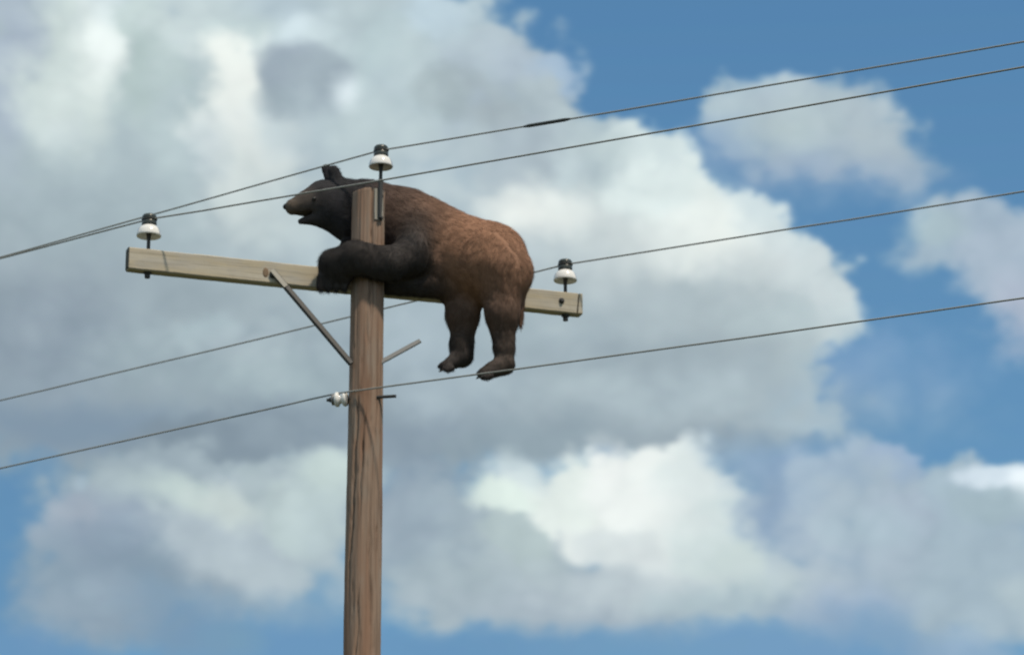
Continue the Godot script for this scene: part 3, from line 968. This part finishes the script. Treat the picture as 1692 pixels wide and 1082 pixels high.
func coat(p: Vector3) -> Vector3:
	var c := Vector3.ZERO
	var w := 0.0
	for i in all_bones:
		var d := bone_dist(i, p)
		if d < 0.25:
			var e := exp(-maxf(d, -0.12) / 0.035)
			c += coat_of[i] * e
			w += e
	return c / maxf(w, 1e-9)


func make_bear() -> void:
	for b in BONES:
		var z: float = b[5]
		var a: Vector3 = b[0]
		var e: Vector3 = b[2]
		a.z /= z
		e.z /= z
		bone_a.append(a)
		bone_d.append(e - a)
		bone_l.append(maxf((e - a).length_squared(), 1e-6))
		bone_ra.append(b[1])
		bone_rb.append(b[3])
		bone_k.append(b[4])
		bone_z.append(z)
		coat_of.append(COAT[b[6]])
		all_bones.append(all_bones.size())
	var bear := holder("bear", self)
	bear.position = BEAR_AT
	tag(bear, "brown bear with black head and legs hugging the top of the pole", "bear")

	# the body as one surface
	var cell := 0.011
	var bs := 8
	var lo := Vector3(-0.64, -0.82, -0.72)
	var hi := Vector3(1.17, 0.92, 0.40)
	var nb := Vector3i(((hi - lo) / (cell * bs)).ceil())
	var nx := nb.x * bs + 1
	var ny := nb.y * bs + 1
	var nz := nb.z * bs + 1
	var val := PackedFloat32Array(); val.resize(nx * ny * nz); val.fill(1.0)
	var idx := PackedInt32Array(); idx.resize(nx * ny * nz); idx.fill(-1)
	var active := []
	var reach := cell * bs * 0.87
	for bx in nb.x:
		for by in nb.y:
			for bz in nb.z:
				var c := lo + (Vector3(bx, by, bz) + Vector3(0.5, 0.5, 0.5)) * cell * bs
				var sel := PackedInt32Array()
				for i in all_bones:
					if bone_dist(i, c) < reach + 0.09:
						sel.append(i)
				if sel.is_empty():
					continue
				var d := body(c, sel)
				if absf(d) > reach * 1.25 + 0.01:
					continue
				active.append(Vector3i(bx, by, bz))
				for x in bs + 1:
					for y in bs + 1:
						var row := ((bx * bs + x) * ny + by * bs + y) * nz + bz * bs
						for z in bs + 1:
							val[row + z] = body(lo + Vector3(bx * bs + x, by * bs + y, bz * bs + z) * cell, sel)
	var verts := PackedVector3Array()
	var corner := []
	for c in 8:
		corner.append(Vector3i(c & 1, (c >> 1) & 1, (c >> 2) & 1))
	var edges := [[0, 1], [2, 3], [4, 5], [6, 7], [0, 2], [1, 3], [4, 6], [5, 7], [0, 4], [1, 5], [2, 6], [3, 7]]
	var step := [0, ny * nz, nz, ny * nz + nz, 1, ny * nz + 1, nz + 1, ny * nz + nz + 1]
	for b in active:
		for x in range(b.x * bs, b.x * bs + bs):
			for y in range(b.y * bs, b.y * bs + bs):
				for z in range(b.z * bs, b.z * bs + bs):
					var at: int = (x * ny + y) * nz + z
					var inside := 0
					for c in 8:
						if val[at + step[c]] < 0.0:
							inside += 1
					if inside == 0 or inside == 8:
						continue
					var p := Vector3.ZERO
					var m := 0
					for e in edges:
						var v0 := val[at + step[e[0]]]
						var v1 := val[at + step[e[1]]]
						if (v0 < 0.0) != (v1 < 0.0):
							p += Vector3(corner[e[0]]).lerp(Vector3(corner[e[1]]), v0 / (v0 - v1))
							m += 1
					idx[at] = verts.size()
					verts.append(lo + (Vector3(x, y, z) + p / m) * cell)
	var tris := PackedInt32Array()
	var sx := ny * nz
	var sy := nz
	for b in active:
		for x in range(maxi(1, b.x * bs), b.x * bs + bs):
			for y in range(maxi(1, b.y * bs), b.y * bs + bs):
				for z in range(maxi(1, b.z * bs), b.z * bs + bs):
					var at: int = (x * ny + y) * nz + z
					if idx[at] < 0:
						continue
					var s0 := val[at] < 0.0
					for k in 3:
						var fwd: int = [sx, sy, 1][k]
						if s0 == (val[at + fwd] < 0.0):
							continue
						var p: int = [sy, 1, sx][k]
						var q: int = [1, sx, sy][k]
						var i0 := idx[at]
						var i1 := idx[at - p]
						var i2 := idx[at - p - q]
						var i3 := idx[at - q]
						if i1 < 0 or i2 < 0 or i3 < 0:
							continue
						if s0:
							tris.append_array([i0, i2, i1, i0, i3, i2])
						else:
							tris.append_array([i0, i1, i2, i0, i2, i3])
	var norms := face_normals(verts, tris)
	# shaggy relief, then colours
	var cols := PackedColorArray()
	var clump := FastNoiseLite.new()
	clump.seed = 14; clump.frequency = 1.0; clump.fractal_octaves = 3
	for i in verts.size():
		var p := verts[i]
		var n := norms[i]
		var f := fur_way(p, n)
		var q := p - f * p.dot(f) * 0.6
		var head := 1.0 if p.x > -0.2 else 0.35
		verts[i] = p + n * (clump.get_noise_3dv(q * 26.0) * 0.003 + clump.get_noise_3dv(p * 6.0) * 0.006) * head
		var c := coat(p) * (1.0 + clump.get_noise_3dv(q * 14.0) * 0.22 + clump.get_noise_3dv(p * 4.0) * 0.2)
		cols.append(Color(c.x, c.y, c.z))
	norms = face_normals(verts, tris)
	var arr := []
	arr.resize(Mesh.ARRAY_MAX)
	arr[Mesh.ARRAY_VERTEX] = verts
	arr[Mesh.ARRAY_NORMAL] = norms
	arr[Mesh.ARRAY_COLOR] = cols
	arr[Mesh.ARRAY_INDEX] = tris
	var mesh := ArrayMesh.new()
	mesh.add_surface_from_arrays(Mesh.PRIMITIVE_TRIANGLES, arr)
	var fm := StandardMaterial3D.new()
	fm.vertex_color_use_as_albedo = true
	fm.roughness = 0.8
	fm.metallic_specular = 0.25
	part("body", mesh, fm, bear)
	print("bear: ", verts.size(), " vertices ", tris.size() / 3, " triangles")

	# coat of hair
	var hv := PackedVector3Array()
	var hn := PackedVector3Array()
	var hc := PackedColorArray()
	var total := 0.0
	var n_t := tris.size() / 3
	var areas := PackedFloat32Array()
	for t in n_t:
		var a := (verts[tris[t * 3 + 1]] - verts[tris[t * 3]]).cross(verts[tris[t * 3 + 2]] - verts[tris[t * 3]]).length() * 0.5
		total += a
		areas.append(a)
	var per := total / 110000.0
	var owed := 0.0
	for t in n_t:
		owed += areas[t] / per
		while owed > rng.randf():
			owed -= 1.0
			var i0 := tris[t * 3]
			var i1 := tris[t * 3 + 1]
			var i2 := tris[t * 3 + 2]
			var r1 := sqrt(rng.randf())
			var r2 := rng.randf()
			var p := verts[i0] * (1.0 - r1) + verts[i1] * (r1 * (1.0 - r2)) + verts[i2] * (r1 * r2)
			var n := (norms[i0] + norms[i1] + norms[i2]).normalized()
			var f := fur_way(p, n)
			var small := 1.0
			if p.x < -0.36 and p.y > 0.2:
				small = 0.35
			elif p.x < -0.2 and p.y > 0.2:
				small = 0.6
			elif p.y < -0.55:
				small = 0.55
			var side := n.cross(f).normalized()
			var d := (f + n * rng.randf_range(0.05, 0.24) + side * (rng.randf_range(-0.18, 0.18) + n_fine.get_noise_3dv(p * 9.0) * 0.9)).normalized()
			var length := rng.randf_range(0.024, 0.062) * small
			var half := side * rng.randf_range(0.0009, 0.0019)
			var c := cols[i0] * (rng.randf_range(0.85, 1.2) + n_fine.get_noise_3dv(p * 15.0 + Vector3(7, 3, 1)) * 0.35)
			c.a = 1.0
			hv.append_array([p - half - n * 0.002, p + half - n * 0.002, p + d * length])
			hn.append_array([n, n, (n + d * 0.25).normalized()])
			hc.append_array([c, c, c])
	var ha := []
	ha.resize(Mesh.ARRAY_MAX)
	ha[Mesh.ARRAY_VERTEX] = hv
	ha[Mesh.ARRAY_NORMAL] = hn
	ha[Mesh.ARRAY_COLOR] = hc
	var hm := ArrayMesh.new()
	hm.add_surface_from_arrays(Mesh.PRIMITIVE_TRIANGLES, ha)
	var fur := part("fur", hm, fm, bear)
	fur.set_meta("kind", "stuff")

	# nose, eyes, claws
	var black := plain(Vector3(0.012, 0.012, 0.013), 0.3)
	var nose := part("nose", ball(Vector3(0.024, 0.021, 0.027)), black, bear)
	nose.position = Vector3(-0.570, 0.485, -0.168)
	nose.rotation_degrees.z = 25
	for s in [1.0, -1.0]:
		var at := Vector3(-0.376, 0.518, 0.000)
		var z := 0.2 if s > 0 else -0.65
		while body(Vector3(at.x, at.y, z), all_bones) > 0.0 and absf(z) < 0.8:
			z -= 0.003 * s
		var eye := part("eye", ball(Vector3(0.014, 0.014, 0.014)), black, bear)
		eye.position = Vector3(at.x, at.y, z)
	var claw_mat := plain(Vector3(0.03, 0.028, 0.027), 0.5)
	for paw in [[Vector3(-0.260, -0.175, 0.100), Vector3(-0.25, -1, 0.15), Vector3(0.6, 0, 0.8)], [Vector3(0.796, -0.744, -0.020), Vector3(-0.85, -0.5, 0.3), Vector3(0.35, -0.25, 0.9)], [Vector3(0.535, -0.658, -0.160), Vector3(-0.85, -0.5, 0.3), Vector3(0.35, -0.25, 0.9)]]:
		for k in 5:
			var way: Vector3 = paw[1].normalized()
			var root: Vector3 = paw[0] + paw[2].normalized() * (k - 2) * 0.021
			# start where the paw ends
			var g := 0.0
			while body(root, all_bones) > -0.004 and g < 0.1:
				root -= way * 0.004
				g += 0.004
			while body(root, all_bones) < -0.008 and g < 0.2:
				root += way * 0.004
				g += 0.004
			var down := Vector3(-0.2, -0.8, 0)
			part("claw", tube([root, root + way * 0.012, root + way * 0.02 + down * 0.005, root + way * 0.024 + down * 0.011], [0.006, 0.0052, 0.0033, 0.001], 6), claw_mat, bear)


func ball(r: Vector3) -> SphereMesh:
	var s := SphereMesh.new()
	s.radius = r.x
	s.height = r.y * 2.0
	s.radial_segments = 20
	s.rings = 12
	return s


func fur_way(p: Vector3, n: Vector3) -> Vector3:
	var w := Vector3(0.8, -0.5, 0.0)
	if p.x < -0.15 and p.y > 0.2:
		w = Vector3(0.95, -0.25, 0.0)
	elif p.y < 0.0:
		w = Vector3(0.2, -1.0, 0.0)
	elif p.z > 0.02:
		w = Vector3(-0.5, -0.9, 0.0)
	w += n_fine.get_noise_3dv(p * 5.0) * Vector3(0.25, 0.3, 0.3)
	var f := w - n * w.dot(n)
	if f.length() < 0.05:
		f = n.cross(Vector3(0, 0, 1))
	return f.normalized()


func face_normals(v: PackedVector3Array, t: PackedInt32Array) -> PackedVector3Array:
	var out := PackedVector3Array()
	out.resize(v.size())
	for k in t.size() / 3:
		var a := t[k * 3]
		var b := t[k * 3 + 1]
		var c := t[k * 3 + 2]
		var n := (v[c] - v[a]).cross(v[b] - v[a])
		out[a] += n
		out[b] += n
		out[c] += n
	for i in out.size():
		out[i] = out[i].normalized()
	return out
